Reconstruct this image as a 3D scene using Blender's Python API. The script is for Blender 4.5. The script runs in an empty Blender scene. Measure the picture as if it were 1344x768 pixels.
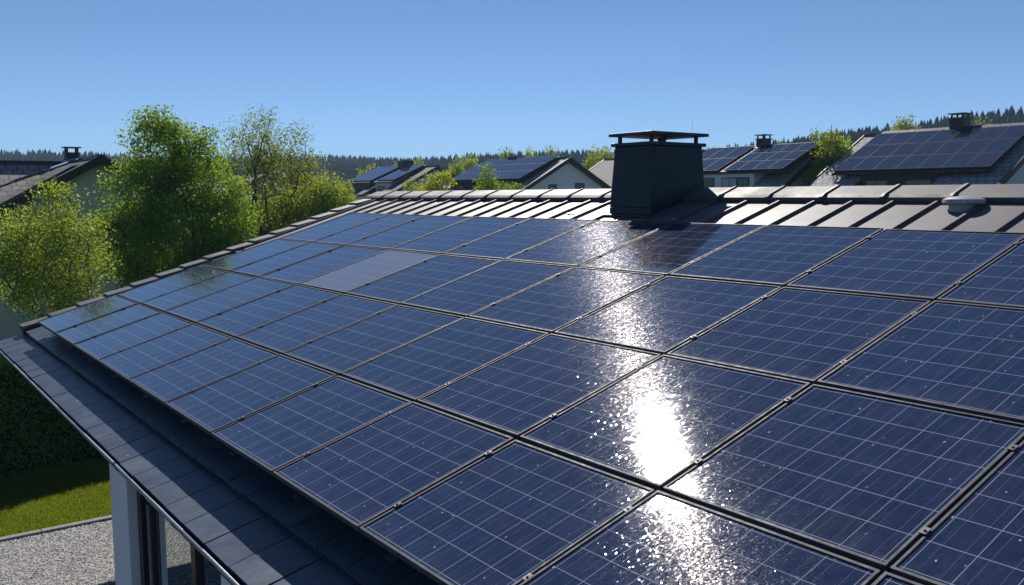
import bpy, math, random
import numpy as np
from mathutils import Vector, Matrix
random.seed(7); RNG = np.random.default_rng(11)
R_ = math.radians
scene = bpy.context.scene
col = scene.collection

# ------------------------------------------------------------ camera, sky, sun, exposure
HC = 5.0                                            # eye height over the ground
PITCH, ROLL = R_(6.188), R_(-0.159)
fw = Vector((0, math.cos(PITCH), -math.sin(PITCH)))
up0 = Vector((0, math.sin(PITCH), math.cos(PITCH)))
rt = Vector((1, 0, 0)) * math.cos(ROLL) + up0 * math.sin(ROLL)
up = -Vector((1, 0, 0)) * math.sin(ROLL) + up0 * math.cos(ROLL)
cd = bpy.data.cameras.new('camera'); cam = bpy.data.objects.new('camera', cd); col.objects.link(cam)
cam.matrix_world = Matrix(((rt.x, up.x, -fw.x, 0), (rt.y, up.y, -fw.y, 0), (rt.z, up.z, -fw.z, HC), (0, 0, 0, 1)))
cd.sensor_width = 36; cd.lens = 1170 / 1344 * 36; cd.clip_start = .05; cd.clip_end = 8000
scene.camera = cam

SUN_AZ, SUN_EL = R_(-3.6), R_(38.4)                 # azimuth from +Y towards +X
world = bpy.data.worlds.new('World'); scene.world = world; world.use_nodes = True
wn = world.node_tree.nodes; wl = world.node_tree.links
bg = wn['Background']; sky = wn.new('ShaderNodeTexSky'); sky.sky_type = 'NISHITA'
sky.sun_disc = False; sky.sun_elevation = SUN_EL; sky.sun_rotation = SUN_AZ
sky.altitude = 6000; sky.air_density = 1.0; sky.dust_density = 0.0; sky.ozone_density = 2.2
tn = wn.new('ShaderNodeMix'); tn.data_type = 'RGBA'; tn.blend_type = 'MULTIPLY'; tn.inputs[0].default_value = 1; tn.inputs[7].default_value = (.84, 1.0, 1.06, 1)
wl.new(sky.outputs[0], tn.inputs[6]); wl.new(tn.outputs[2], bg.inputs[0]); bg.inputs[1].default_value = 0.078
sd = bpy.data.lights.new('sun', 'SUN'); sun = bpy.data.objects.new('sun', sd); col.objects.link(sun)
sd.energy = 4.5; sd.angle = R_(0.5); sd.color = (1, .955, .88)
sdir = Vector((math.sin(SUN_AZ) * math.cos(SUN_EL), math.cos(SUN_AZ) * math.cos(SUN_EL), math.sin(SUN_EL)))
sun.rotation_euler = sdir.to_track_quat('Z', 'Y').to_euler(); sun.location = (0, 0, 40)
vs = scene.view_settings; vs.view_transform = 'Standard'; vs.look = 'None'; vs.gamma = 1; vs.exposure = 0.37
vs.use_curve_mapping = False

# ------------------------------------------------------------ frames of reference
YAW, TILT = R_(-36.66744), R_(16.51732)
X = np.array([math.sin(YAW), math.cos(YAW), 0]); RR = -X                         # along the ridges, towards camera right
SH = np.array([math.cos(YAW), -math.sin(YAW), 0])                                # horizontal, up-slope
S = SH * math.cos(TILT) + np.array([0, 0, math.sin(TILT)])
N = np.cross(-X, S)
O = np.array([-6.584, 12.249, HC - 1.712])                                       # lower left corner of the array
def roofpt(u, v, h=0): return O + RR * u + S * v + N * h
def flatpt(u, s, z): return np.array([O[0], O[1], 0]) + RR * u + SH * s + np.array([0, 0, z])
def hr(v): return -.20 + .016 * v                                                # roof surface below the array plane
def px(x, y, d):                                                                 # (calculation aid) point on sight line at depth d
    cx, cu = (x - 672) / 1170, (384 - y) / 1170
    a = cx * math.cos(ROLL) - cu * math.sin(ROLL); b = cx * math.sin(ROLL) + cu * math.cos(ROLL)
    w = np.array([a, math.cos(PITCH) + b * math.sin(PITCH), -math.sin(PITCH) + b * math.cos(PITCH)])
    return w / w[1] * d + np.array([0, 0, HC])

# ------------------------------------------------------------ scene graph helpers
def props(o, label=None, cat=None, group=None, kind=None):
    if label: o['label'] = label
    if cat: o['category'] = cat
    if group: o['group'] = group
    if kind: o['kind'] = kind
    return o
def empty(name, loc, label=None, cat=None, group=None):
    o = bpy.data.objects.new(name, None); col.objects.link(o); o.location = tuple(loc)
    o.empty_display_size = .3
    return props(o, label, cat, group)
def wloc(o):
    p = Vector((0, 0, 0))
    while o is not None: p += o.location; o = o.parent
    return np.array(p)
def copy_tree(o, loc=None, parent=None):
    kids = list(o.children)
    c = o.copy(); col.objects.link(c)
    if parent is not None: c.parent = parent
    if loc is not None: c.location = tuple(loc)
    for k in kids: copy_tree(k, None, c)
    return c

class MB:
    def __init__(s): s.v = []; s.f = []; s.uv = []; s.m = []; s.cur = 0
    def face(s, pts, uvs=None):
        b = len(s.v); s.v += [tuple(p) for p in pts]; s.f.append(tuple(range(b, b + len(pts))))
        s.uv += list(uvs) if uvs is not None else [(0, 0)] * len(pts); s.m.append(s.cur)
    def hexa(s, c):      # c: 8 corners, 0-3 bottom ring, 4-7 top ring
        c = [np.array(p) for p in c]
        for q in ((3, 2, 1, 0), (4, 5, 6, 7), (0, 1, 5, 4), (1, 2, 6, 5), (2, 3, 7, 6), (3, 0, 4, 7)):
            p = [c[i] for i in q]
            lu = np.linalg.norm(p[1] - p[0]); lv = np.linalg.norm(p[3] - p[0])
            s.face(p, [(0, 0), (lu, 0), (lu, lv), (0, lv)])
    def box(s, T, a0, a1, b0, b1, c0, c1):
        g = lambda h: h if callable(h) else (lambda a, b: h)
        f0, f1 = g(c0), g(c1)
        ring = ((a0, b0), (a1, b0), (a1, b1), (a0, b1))
        s.hexa([T(a, b, f0(a, b)) for a, b in ring] + [T(a, b, f1(a, b)) for a, b in ring])
    def prism(s, ring0, ring1, cap=True):
        n = len(ring0)
        for i in range(n):
            j = (i + 1) % n; s.face([ring0[i], ring0[j], ring1[j], ring1[i]])
        if cap: s.face(list(reversed(ring0))); s.face(ring1)
    def tube(s, pts, rad, n=8, cap=True):
        pts = [Vector(p) for p in pts]; rad = rad if hasattr(rad, '__len__') else [rad] * len(pts)
        rings = []; prev = None
        for i, p in enumerate(pts):
            d = (pts[min(i + 1, len(pts) - 1)] - pts[max(i - 1, 0)]).normalized()
            a = d.orthogonal().normalized() if prev is None else (prev - d * prev.dot(d)).normalized()
            prev = a; b = d.cross(a)
            rings.append([p + (a * math.cos(t) + b * math.sin(t)) * rad[i] for t in [2 * math.pi * k / n for k in range(n)]])
        for r0, r1 in zip(rings, rings[1:]): s.prism(r0, r1, False)
        if cap: s.face(list(reversed(rings[0]))); s.face(rings[-1])
    def build(s, name, mats, parent=None, origin=None, smooth=False, bevel=0):
        if not isinstance(mats, (list, tuple)): mats = [mats]
        og = wloc(parent) if parent is not None else np.array(origin if origin is not None else (0, 0, 0), float)
        me = bpy.data.meshes.new(name)
        me.from_pydata([tuple(np.array(p) - og) for p in s.v], [], s.f)
        uvl = me.uv_layers.new(name='UVMap'); uvl.data.foreach_set('uv', np.array(s.uv, 'f').ravel())
        for m in mats: me.materials.append(m)
        me.polygons.foreach_set('material_index', s.m)
        if smooth or bevel:
            import bmesh
            bm = bmesh.new(); bm.from_mesh(me); bmesh.ops.remove_doubles(bm, verts=bm.verts, dist=1e-5)
            bmesh.ops.recalc_face_normals(bm, faces=bm.faces)
            bm.to_mesh(me); bm.free()
            if smooth: me.polygons.foreach_set('use_smooth', [True] * len(me.polygons)); me.set_sharp_from_angle(angle=R_(40))
        o = bpy.data.objects.new(name, me); col.objects.link(o)
        if parent is not None: o.parent = parent
        else: o.location = tuple(og)
        if bevel:
            b = o.modifiers.new('bevel', 'BEVEL'); b.width = bevel; b.segments = 2; b.limit_method = 'ANGLE'; b.angle_limit = R_(50)
        return o
def quads_object(name, V, mat, parent=None, origin=(0, 0, 0), n=4, attr=None, mats=None, mi=None):
    """V: (k, n, 3) array of k separate n-gons"""
    og = wloc(parent) if parent is not None else np.array(origin, float)
    k = len(V); me = bpy.data.meshes.new(name)
    me.vertices.add(k * n); me.vertices.foreach_set('co', (V - og).reshape(-1).astype('f'))
    me.loops.add(k * n); me.loops.foreach_set('vertex_index', np.arange(k * n, dtype='i'))
    me.polygons.add(k); me.polygons.foreach_set('loop_start', np.arange(0, k * n, n, dtype='i'))
    me.polygons.foreach_set('loop_total', np.full(k, n, 'i'))
    for m in (mats or [mat]): me.materials.append(m)
    if mi is not None: me.polygons.foreach_set('material_index', mi.astype('i'))
    me.update(calc_edges=True)
    o = bpy.data.objects.new(name, me); col.objects.link(o)
    if parent is not None: o.parent = parent
    else: o.location = tuple(og)
    return o

# ------------------------------------------------------------ materials
class NT:
    def __init__(s, name):
        s.mat = bpy.data.materials.new(name); s.mat.use_nodes = True; s.t = s.mat.node_tree
        s.p = s.t.nodes['Principled BSDF']; s.out = s.t.nodes['Material Output']
    def n(s, kind, **kw):
        nd = s.t.nodes.new('ShaderNode' + kind)
        for k, v in kw.items(): setattr(nd, k, v)
        return nd
    def l(s, a, b): s.t.links.new(a, b)
    def set(s, nd, i, v):
        if hasattr(v, 'links') or isinstance(v, bpy.types.NodeSocket): s.l(v, nd.inputs[i])
        else: nd.inputs[i].default_value = v
    def m(s, op, a, b=0.0, c=0.0, clamp=False):
        nd = s.n('Math', operation=op, use_clamp=clamp)
        s.set(nd, 0, a); s.set(nd, 1, b)
        if op in ('COMPARE', 'MULTIPLY_ADD', 'SMOOTH_MIN'): s.set(nd, 2, c)
        return nd.outputs[0]
    def vm(s, op, a, b=None, scale=None):
        nd = s.n('VectorMath', operation=op); s.set(nd, 0, a)
        if b is not None: s.set(nd, 1, b)
        if scale is not None: s.set(nd, 3, scale)
        return nd.outputs[0]
    def mix(s, f, a, b, blend='MIX'):
        nd = s.n('Mix', data_type='RGBA', blend_type=blend)
        s.set(nd, 0, f); s.set(nd, 6, a); s.set(nd, 7, b); return nd.outputs[2]
    def ramp(s, f, p0, p1, a=0.0, b=1.0):
        nd = s.n('MapRange'); nd.clamp = True
        for i, v in enumerate((f, p0, p1, a, b)): s.set(nd, i, v)
        return nd.outputs[0]
    def noise(s, vec, scale, detail=3, rough=.5):
        nd = s.n('TexNoise'); s.set(nd, 'Vector', vec); nd.inputs['Scale'].default_value = scale
        nd.inputs['Detail'].default_value = detail; nd.inputs['Roughness'].default_value = rough; return nd.outputs[0]
    def obj(s): return s.n('TexCoord').outputs['Object']
    def gen(s): return s.n('NewGeometry').outputs['Position']
    def uv(s): return s.n('TexCoord').outputs['UV']
    def bump(s, h, strength, dist):
        nd = s.n('Bump'); nd.inputs['Strength'].default_value = strength; nd.inputs['Distance'].default_value = dist
        s.l(h, nd.inputs['Height']); s.l(nd.outputs[0], s.p.inputs['Normal']); return nd.outputs[0]
def C(r, g, b): return (r, g, b, 1)

def mat_simple(name, c, rough=.6, metal=0, var=.25, scale=6, spec=.5, bump=0, c2=None, pos=False):
    t = NT(name); co = t.gen() if pos else t.obj()
    nz = t.noise(co, scale, 5, .6)
    c2 = c2 or tuple(x * (1 - var) for x in c)
    t.set(t.p, 'Base Color', t.mix(t.ramp(nz, .3, .7), C(*c), C(*c2)))
    nz2 = t.noise(co, scale * 5, 3)
    t.set(t.p, 'Roughness', t.ramp(nz2, .3, .7, rough * .85, min(1, rough * 1.15)))
    t.p.inputs['Metallic'].default_value = metal; t.p.inputs['Specular IOR Level'].default_value = spec
    if bump: t.bump(nz2, bump, .01)
    return t.mat

ANI = 0.55
def mat_cells(name, dusty=0.0, far=False, tint=0.0):
    t = NT(name); uv = t.uv(); sep = t.n('SeparateXYZ'); t.l(uv, sep.inputs[0]); U, V = sep.outputs[0], sep.outputs[1]
    def line(c, off, w):
        fr = t.m('FRACT', t.m('ADD', c, off)); dist = t.m('MINIMUM', fr, t.m('SUBTRACT', 1.0, fr))
        return t.ramp(dist, w, w * .45)
    lw = .0145
    lines = t.m('MAXIMUM', t.m('MULTIPLY', line(U, 0.0, lw), .85), line(V, 0.0, lw))
    co = t.obj() if False else uv
    # per cell / per panel variation
    oi = t.n('ObjectInfo').outputs['Random']
    fl = t.n('VectorMath', operation='FLOOR'); t.l(uv, fl.inputs[0])
    wn_ = t.n('TexWhiteNoise', noise_dimensions='4D'); t.l(fl.outputs[0], wn_.inputs['Vector']); t.l(oi, wn_.inputs['W'])
    base = t.mix(wn_.outputs['Value'], C(.004, .011, .040), C(.009, .020, .064))
    base = t.mix(t.ramp(oi, 0, 1, 0, .5), base, C(.012, .011, .036))
    wc = t.n('SeparateColor'); t.l(wn_.outputs['Color'], wc.inputs[0])
    base = t.mix(t.ramp(wc.outputs[2], .6, 1, 0, .32), base, C(.026, .012, .040))
    # crystal flakes in each cell
    if not far:
        ad = t.n('VectorMath', operation='MULTIPLY_ADD'); t.l(uv, ad.inputs[0]); ad.inputs[1].default_value = (1, 1, 1)
        cmb = t.n('CombineXYZ'); t.l(t.m('MULTIPLY', oi, 37.0), cmb.inputs[2]); t.l(cmb.outputs[0], ad.inputs[2])
        puv = ad.outputs[0]
        vo = t.n('TexVoronoi'); t.l(puv, vo.inputs['Vector']); vo.inputs['Scale'].default_value = 26
        sv = t.n('SeparateColor'); t.l(vo.outputs['Color'], sv.inputs[0])
        base = t.mix(t.ramp(sv.outputs[0], .55, 1, 0, .45), base, C(.016, .028, .085))
        # streaks running down the slope, left by rain and finger lines
        sc = t.vm('MULTIPLY', puv, (20, .55, 1)); st = t.noise(sc, 1.6, 4, .75)
        streak = t.ramp(st, .55, .74)
        sc2 = t.vm('MULTIPLY', puv, (9, .25, 1)); st2 = t.noise(sc2, 1.6, 2, .5)
        streak = t.m('MULTIPLY', streak, t.ramp(st2, .4, .62))
        fine = t.ramp(t.noise(t.vm('MULTIPLY', puv, (60, 1.6, 1)), 1.0, 2, .6), .46, .64)
        base = t.mix(t.m('MULTIPLY', fine, .40), base, C(.034, .048, .11))
        base = t.mix(t.m('MULTIPLY', streak, .26), base, C(.16, .19, .28))
        bus = t.m('MAXIMUM', line(U, .26, .009), line(U, .74, .009))
        wb = t.n('TexWhiteNoise', noise_dimensions='4D'); t.l(t.vm('ADD', fl.outputs[0], (5, 0, 0)), wb.inputs['Vector']); t.l(oi, wb.inputs['W'])
        base = t.mix(t.m('MULTIPLY', bus, .30), base, C(.25, .28, .36))
        base = t.mix(t.m('MULTIPLY', lines, .68), base, C(.42, .46, .55))
        # dust film, heavier on the lower edge, and dried drops
        du = t.noise(puv, 1.3, 6, .65); du2 = t.noise(puv, 40, 3, .7)
        dustm = t.m('MULTIPLY', t.ramp(du, .42, .8), t.ramp(du2, .3, .75))
        low = t.m('MULTIPLY', t.ramp(V, .9, -.1, 0, 1), t.ramp(t.noise(t.vm('MULTIPLY', puv, (3.0, .8, 1)), 1.5, 5, .7), .38, .7))
        dustm = t.m('ADD', dustm, t.m('MULTIPLY', t.m('POWER', low, 1.6), 1.6))
        base = t.mix(t.m('ADD', t.m('MULTIPLY', dustm, .10), .006 + dusty * .36), base, C(.34, .34, .36))
        sp = t.n('TexVoronoi', voronoi_dimensions='2D'); t.l(puv, sp.inputs['Vector']); sp.inputs['Scale'].default_value = 11
        ss = t.n('SeparateColor'); t.l(sp.outputs['Color'], ss.inputs[0])
        spot = t.m('MULTIPLY', t.ramp(sp.outputs['Distance'], .10, .05), t.m('GREATER_THAN', ss.outputs[1], .62))
        sp2 = t.n('TexVoronoi', voronoi_dimensions='2D'); t.l(t.vm('MULTIPLY', puv, (1, .6, 1)), sp2.inputs['Vector']); sp2.inputs['Scale'].default_value = 2.1
        ss2 = t.n('SeparateColor'); t.l(sp2.outputs['Color'], ss2.inputs[0])
        spot2 = t.m('MULTIPLY', t.ramp(sp2.outputs['Distance'], .055, .04), t.m('GREATER_THAN', ss2.outputs[0], .86))
        spot = t.m('MAXIMUM', t.m('MULTIPLY', spot, .16), t.m('MULTIPLY', spot2, t.ramp(t.noise(puv, 9, 3), .4, .6, .25, .9)))
        base = t.mix(spot, base, C(.55, .56, .6))
    else:
        base = t.mix(t.m('MULTIPLY', lines, .25), base, C(.4, .43, .5))
        base = t.mix(.04, base, C(.4, .4, .42))
    t.set(t.p, 'Base Color', base)
    t.p.inputs['Roughness'].default_value = .8 if far else .30
    t.p.inputs['Specular IOR Level'].default_value = 0.0
    # the glass pane is a second, glossy layer whose fine dirt tilts the highlight into glints
    t.p.inputs['Coat Weight'].default_value = 1.0; t.p.inputs['Coat IOR'].default_value = 1.75
    if far:
        t.p.inputs['Coat Roughness'].default_value = .03
    else:
        t.p.inputs['Coat Roughness'].default_value = .028 + .12 * dusty
        g = t.n('NewGeometry')
        def jit(scale, amp, power, salt, st=1.0):
            v = t.n('TexVoronoi'); t.l(t.vm('MULTIPLY', t.vm('ADD', puv, (salt, 0, 0)), (1, st, 1)), v.inputs['Vector']); v.inputs['Scale'].default_value = scale
            s2 = t.n('SeparateColor'); t.l(v.outputs['Color'], s2.inputs[0])
            mag = t.m('MULTIPLY', t.m('GREATER_THAN', s2.outputs[2], power), t.m('MULTIPLY', t.m('POWER', t.m('FRACT', t.m('MULTIPLY', s2.outputs[2], 37.0)), 1.4), amp))
            d = t.vm('SUBTRACT', v.outputs['Color'], (.5, .5, .5)); return t.vm('SCALE', d, scale=mag)
        j = t.vm('ADD', jit(75, .16, .80, 7.1, .7), jit(120, .07, .60, 3.3))
        nn = t.vm('NORMALIZE', t.vm('ADD', g.outputs['Normal'], j))
        t.l(nn, t.p.inputs['Coat Normal'])
        # dust and dried rain on the glass: a faint, grainy, wider reflection on top of the clean one
        def grain(scale, st, salt, pw):
            v = t.n('TexVoronoi'); t.l(t.vm('MULTIPLY', t.vm('ADD', puv, (0, salt, 0)), (1, st, 1)), v.inputs['Vector']); v.inputs['Scale'].default_value = scale
            s2 = t.n('SeparateColor'); t.l(v.outputs['Color'], s2.inputs[0]); return t.m('POWER', s2.outputs[0], pw), v.outputs['Color']
        g1, c1 = grain(28, .55, 0, 16); g2, c2 = grain(62, .6, 4.4, 12)
        gsum = t.m('ADD', t.m('MULTIPLY', g1, .6), t.m('MULTIPLY', g2, .5))
        film = t.m('MULTIPLY', t.ramp(t.noise(t.vm('MULTIPLY', puv, (3, .4, 1)), 2.0, 5, .7), .3, .7, .35, 1.5), 1.0)
        wgt = t.m('MULTIPLY', t.m('MULTIPLY_ADD', gsum, .080, .0005), film)
        gb = t.n('BsdfGlossy'); gb.inputs['Roughness'].default_value = .25; gb.inputs['Anisotropy'].default_value = ANI; tg = t.n('CombineXYZ'); tg.inputs[0].default_value = 1.0; tg.inputs[1].default_value = .15; t.l(tg.outputs[0], gb.inputs['Tangent']); t.l(t.mix(.30, C(1, 1, 1), c2), gb.inputs[0])
        mx = t.n('MixShader'); t.l(wgt, mx.inputs[0]); t.l(t.p.outputs[0], mx.inputs[1]); t.l(gb.outputs[0], mx.inputs[2]); t.l(mx.outputs[0], t.out.inputs[0])
    return t.mat

def mat_tiles(name, c, cw, ch, lo=.55, rough=.78, spec=.25):
    """roof tiles laid in courses; uv in metres"""
    t = NT(name); uv = t.uv(); br = t.n('TexBrick', offset=.5)
    t.l(uv, br.inputs['Vector']); br.inputs['Scale'].default_value = 1
    br.inputs['Brick Width'].default_value = cw; br.inputs['Row Height'].default_value = ch
    br.inputs['Mortar Size'].default_value = .022; br.inputs['Mortar Smooth'].default_value = .3
    br.inputs['Color1'].default_value = C(*c); br.inputs['Color2'].default_value = C(*[x * .72 for x in c]); br.inputs['Mortar'].default_value = C(*[x * .22 for x in c])
    nz = t.noise(uv, 3, 5, .7)
    t.set(t.p, 'Base Color', t.mix(t.ramp(nz, .35, .8, 0, .45), br.outputs['Color'], C(*[x * lo for x in c])))
    t.p.inputs['Roughness'].default_value = rough; t.p.inputs['Specular IOR Level'].default_value = spec
    sep = t.n('SeparateXYZ'); t.l(uv, sep.inputs[0]); fr = t.m('FRACT', t.m('DIVIDE', sep.outputs[1], ch))
    hh = t.m('SUBTRACT', t.m('SUBTRACT', 1.0, fr), br.outputs['Fac'])
    t.bump(hh, .8, .05); return t.mat

def mat_leaf(name, c, c2, trans=.56):
    t = NT(name); oi = t.n('NewGeometry').outputs['Random Per Island']; po = t.gen()
    nz = t.noise(po, .9, 2)
    f = t.m('ADD', t.m('MULTIPLY', oi, .6), t.m('MULTIPLY', t.ramp(nz, .35, .65), .4))
    cc = t.mix(f, C(*c), C(*c2))
    t.t.nodes.remove(t.p)
    d = t.n('BsdfDiffuse'); tr = t.n('BsdfTranslucent'); gl = t.n('BsdfGlossy'); gl.inputs['Roughness'].default_value = .45
    t.l(cc, d.inputs[0]); t.l(t.mix(.5, cc, C(c2[0] * 1.35, c2[1] * 1.3, c2[2] * .5)), tr.inputs[0])
    gl.inputs[0].default_value = C(1, 1, 1)
    m1 = t.n('MixShader'); m1.inputs[0].default_value = trans; t.l(d.outputs[0], m1.inputs[1]); t.l(tr.outputs[0], m1.inputs[2])
    m2 = t.n('MixShader'); m2.inputs[0].default_value = .035; t.l(m1.outputs[0], m2.inputs[1]); t.l(gl.outputs[0], m2.inputs[2])
    t.l(m2.outputs[0], t.out.inputs[0]); return t.mat

def mat_specked(name, c, c2, rough, spec=.5, droppings=.84, metal=0.0, sheen_scale=3):
    t = NT(name); po = t.gen(); nz = t.noise(po, sheen_scale, 6, .65); n2 = t.noise(po, 40, 3, .7)
    isl = t.n('NewGeometry').outputs['Random Per Island']
    b = t.mix(t.ramp(nz, .35, .7), C(*c), C(*c2)); b = t.mix(t.m('MULTIPLY', isl, .55), b, C(*[x * .55 for x in c]))
    vo = t.n('TexVoronoi'); t.l(po, vo.inputs['Vector']); vo.inputs['Scale'].default_value = 9
    s = t.n('SeparateColor'); t.l(vo.outputs['Color'], s.inputs[0])
    w = t.vm('ADD', po, t.vm('SCALE', t.n('TexNoise').outputs[1], scale=.02))
    sp = t.m('MULTIPLY', t.ramp(vo.outputs['Distance'], .13, .07), t.m('GREATER_THAN', s.outputs[0], droppings))
    vs_ = t.n('TexVoronoi'); t.l(po, vs_.inputs['Vector']); vs_.inputs['Scale'].default_value = 38
    s2 = t.n('SeparateColor'); t.l(vs_.outputs['Color'], s2.inputs[0])
    sp2 = t.m('MULTIPLY', t.ramp(vs_.outputs['Distance'], .2, .1), t.m('GREATER_THAN', s2.outputs[0], .90))
    b = t.mix(t.m('MAXIMUM', t.m('MULTIPLY', sp, .7), t.m('MULTIPLY', sp2, .35)), b, C(.5, .5, .48))
    t.set(t.p, 'Base Color', b); t.p.inputs['Metallic'].default_value = metal
    t.set(t.p, 'Roughness', t.ramp(t.m('ADD', nz, t.m('MULTIPLY', n2, .3)), .4, .9, rough * .8, rough * 1.2))
    t.p.inputs['Specular IOR Level'].default_value = spec; t.bump(n2, .12, .004); return t.mat

M = {}
M['cells'] = mat_cells('solar_cells'); M['cells_dusty'] = mat_cells('dusty_solar_cells', dusty=1.0); M['cells_far'] = mat_cells('far_solar_cells', far=True)
M['frame'] = mat_simple('anodised_frame', (.075, .083, .105), .62, 0, .3, 4, .2)
M['frame_dark'] = mat_simple('dark_frame', (.05, .053, .06), .45, .3)
M['alu'] = mat_simple('aluminium', (.55, .56, .58), .35, .9)
M['bead'] = mat_simple('gutter_rim', (.30, .33, .37), .4, .4)
M['clamp'] = mat_simple('clamp_metal', (.07, .075, .09), .6, 0)
M['slate'] = mat_specked('eave_tile', (.040, .058, .098), (.078, .098, .142), .42)
M['metal_roof'] = mat_specked('metal_roof', (.115, .098, .112), (.145, .126, .138), .53, .40, .97, 0, 1.2)
M['seam'] = mat_simple('metal_seam', (.075, .058, .06), .5)
M['ridge'] = mat_specked('ridge_tile', (.10, .09, .10), (.13, .115, .125), .6, .35, .96, 0, 2)
M['verge'] = mat_specked('verge_tile', (.10, .094, .10), (.13, .12, .125), .5, .5, .96)
M['dark_metal'] = mat_simple('dark_metal', (.014, .024, .045), .42, .0, .35, 3)
M['chimney'] = mat_simple('chimney_cladding', (.008, .020, .046), .5, 0, .3, 2.2)
M['gutter'] = mat_simple('gutter_metal', (.06, .064, .072), .33, .5, .4, 7)
M['plaster'] = mat_simple('white_plaster', (.74, .75, .76), .85, 0, .06, 3, .3, .1)
M['cream'] = mat_simple('cream_plaster', (.72, .68, .48), .9, 0, .1, 1, .2, .1)
M['grey_plaster'] = mat_simple('grey_plaster', (.40, .44, .50), .9, 0, .08, 1, .2)
M['charcoal'] = mat_simple('charcoal_cladding', (.03, .032, .038), .7, 0, .3, 2)
M['anthracite'] = mat_simple('anthracite_frame', (.012, .013, .016), .4)
M['tiles'] = mat_tiles('grey_roof_tiles', (.43, .41, .42), .34, .38)
M['tiles_dark'] = mat_tiles('dark_roof_tiles', (.15, .14, .145), .34, .38)
M['tiles_brown'] = mat_tiles('brown_roof_tiles', (.36, .31, .30), .36, .36)
M['bark'] = mat_simple('bark', (.10, .075, .055), .9, 0, .5, 9, .2, .5)
M['bark_dark'] = mat_simple('bark_dark', (.05, .04, .03), .9, 0, .5, 9, .2, .5)
M['leaf_green'] = mat_leaf('leaf_green', (.10, .20, .022), (.27, .38, .04))
M['leaf_yellow'] = mat_leaf('leaf_yellow', (.16, .25, .03), (.33, .40, .06))
M['leaf_olive'] = mat_leaf('leaf_olive', (.14, .20, .035), (.27, .32, .06))
M['leaf_dark'] = mat_leaf('leaf_dark', (.020, .045, .012), (.04, .075, .018), .35)
M['leaf_gold'] = mat_leaf('leaf_gold', (.28, .34, .03), (.44, .46, .05))
M['leaf_hedge'] = mat_leaf('leaf_hedge', (.10, .20, .035), (.22, .32, .05), .4)
M['conifer'] = mat_leaf('conifer_needles', (.012, .028, .018), (.024, .045, .026), .12)
M['blade'] = mat_leaf('grass_blade', (.10, .17, .014), (.26, .31, .03), .45)

def mat_glass():
    t = NT('window_glass'); t.t.nodes.remove(t.p)
    g = t.n('BsdfGlossy'); g.inputs['Roughness'].default_value = .012; g.inputs[0].default_value = C(.86, .92, .88)
    tr = t.n('BsdfTransparent'); tr.inputs[0].default_value = C(.55, .62, .60)
    nz = t.noise(t.gen(), 1.1, 2); b = t.n('Bump'); b.inputs['Strength'].default_value = .05; b.inputs['Distance'].default_value = .02
    t.l(nz, b.inputs['Height']); t.l(b.outputs[0], g.inputs['Normal'])
    fr = t.n('Fresnel'); fr.inputs[0].default_value = 1.55
    mx = t.n('MixShader'); t.l(t.m('MULTIPLY_ADD', fr.outputs[0], 1.6, .38, clamp=True), mx.inputs[0])
    t.l(tr.outputs[0], mx.inputs[1]); t.l(g.outputs[0], mx.inputs[2]); t.l(mx.outputs[0], t.out.inputs[0]); return t.mat
M['glass'] = mat_glass()
def mat_pane():
    t = NT('far_window_pane'); t.p.inputs['Base Color'].default_value = C(.09, .13, .15); t.p.inputs['Roughness'].default_value = .08  # bluish base colour stands in for the reflection in the glass
    t.p.inputs['Specular IOR Level'].default_value = 1.0; t.p.inputs['Coat Weight'].default_value = .6
    return t.mat
M['pane'] = mat_pane()
M['curtain'] = mat_simple('pale_curtain', (.55, .57, .60), .9)

def mat_ground():
    t = NT('meadow'); po = t.gen(); a = t.noise(po, .35, 5, .65); b = t.noise(po, 9, 4, .7)
    t.set(t.p, 'Base Color', t.mix(t.ramp(b, .3, .7), t.mix(t.ramp(a, .3, .7), C(.035, .075, .015), C(.07, .11, .025)), C(.03, .05, .014)))
    t.p.inputs['Roughness'].default_value = 1; t.p.inputs['Specular IOR Level'].default_value = .1; t.bump(b, .6, .05); return t.mat
M['ground'] = mat_ground()
def mat_gravel():
    t = NT('gravel_bed'); po = t.gen(); v = t.n('TexVoronoi'); t.l(po, v.inputs['Vector']); v.inputs['Scale'].default_value = 34
    s = t.n('SeparateColor'); t.l(v.outputs['Color'], s.inputs[0])
    c = t.mix(s.outputs[0], C(.17, .17, .18), C(.42, .41, .40)); c = t.mix(t.ramp(v.outputs['Distance'], .35, .75, 0, .85), c, C(.06, .06, .06))
    t.set(t.p, 'Base Color', c); t.p.inputs['Roughness'].default_value = .9; t.bump(t.m('SUBTRACT', 1.0, v.outputs['Distance']), 1, .02); return t.mat
M['gravel'] = mat_gravel()
def mat_stone():
    t = NT('gravel_stone'); r = t.n('NewGeometry').outputs['Random Per Island']
    c = t.mix(r, C(.20, .20, .21), C(.58, .56, .53)); t.set(t.p, 'Base Color', c); t.p.inputs['Roughness'].default_value = .85; return t.mat
M['stone'] = mat_stone()
M['concrete'] = mat_simple('concrete', (.30, .29, .28), .9, 0, .3, 12, .3, .3)

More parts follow.
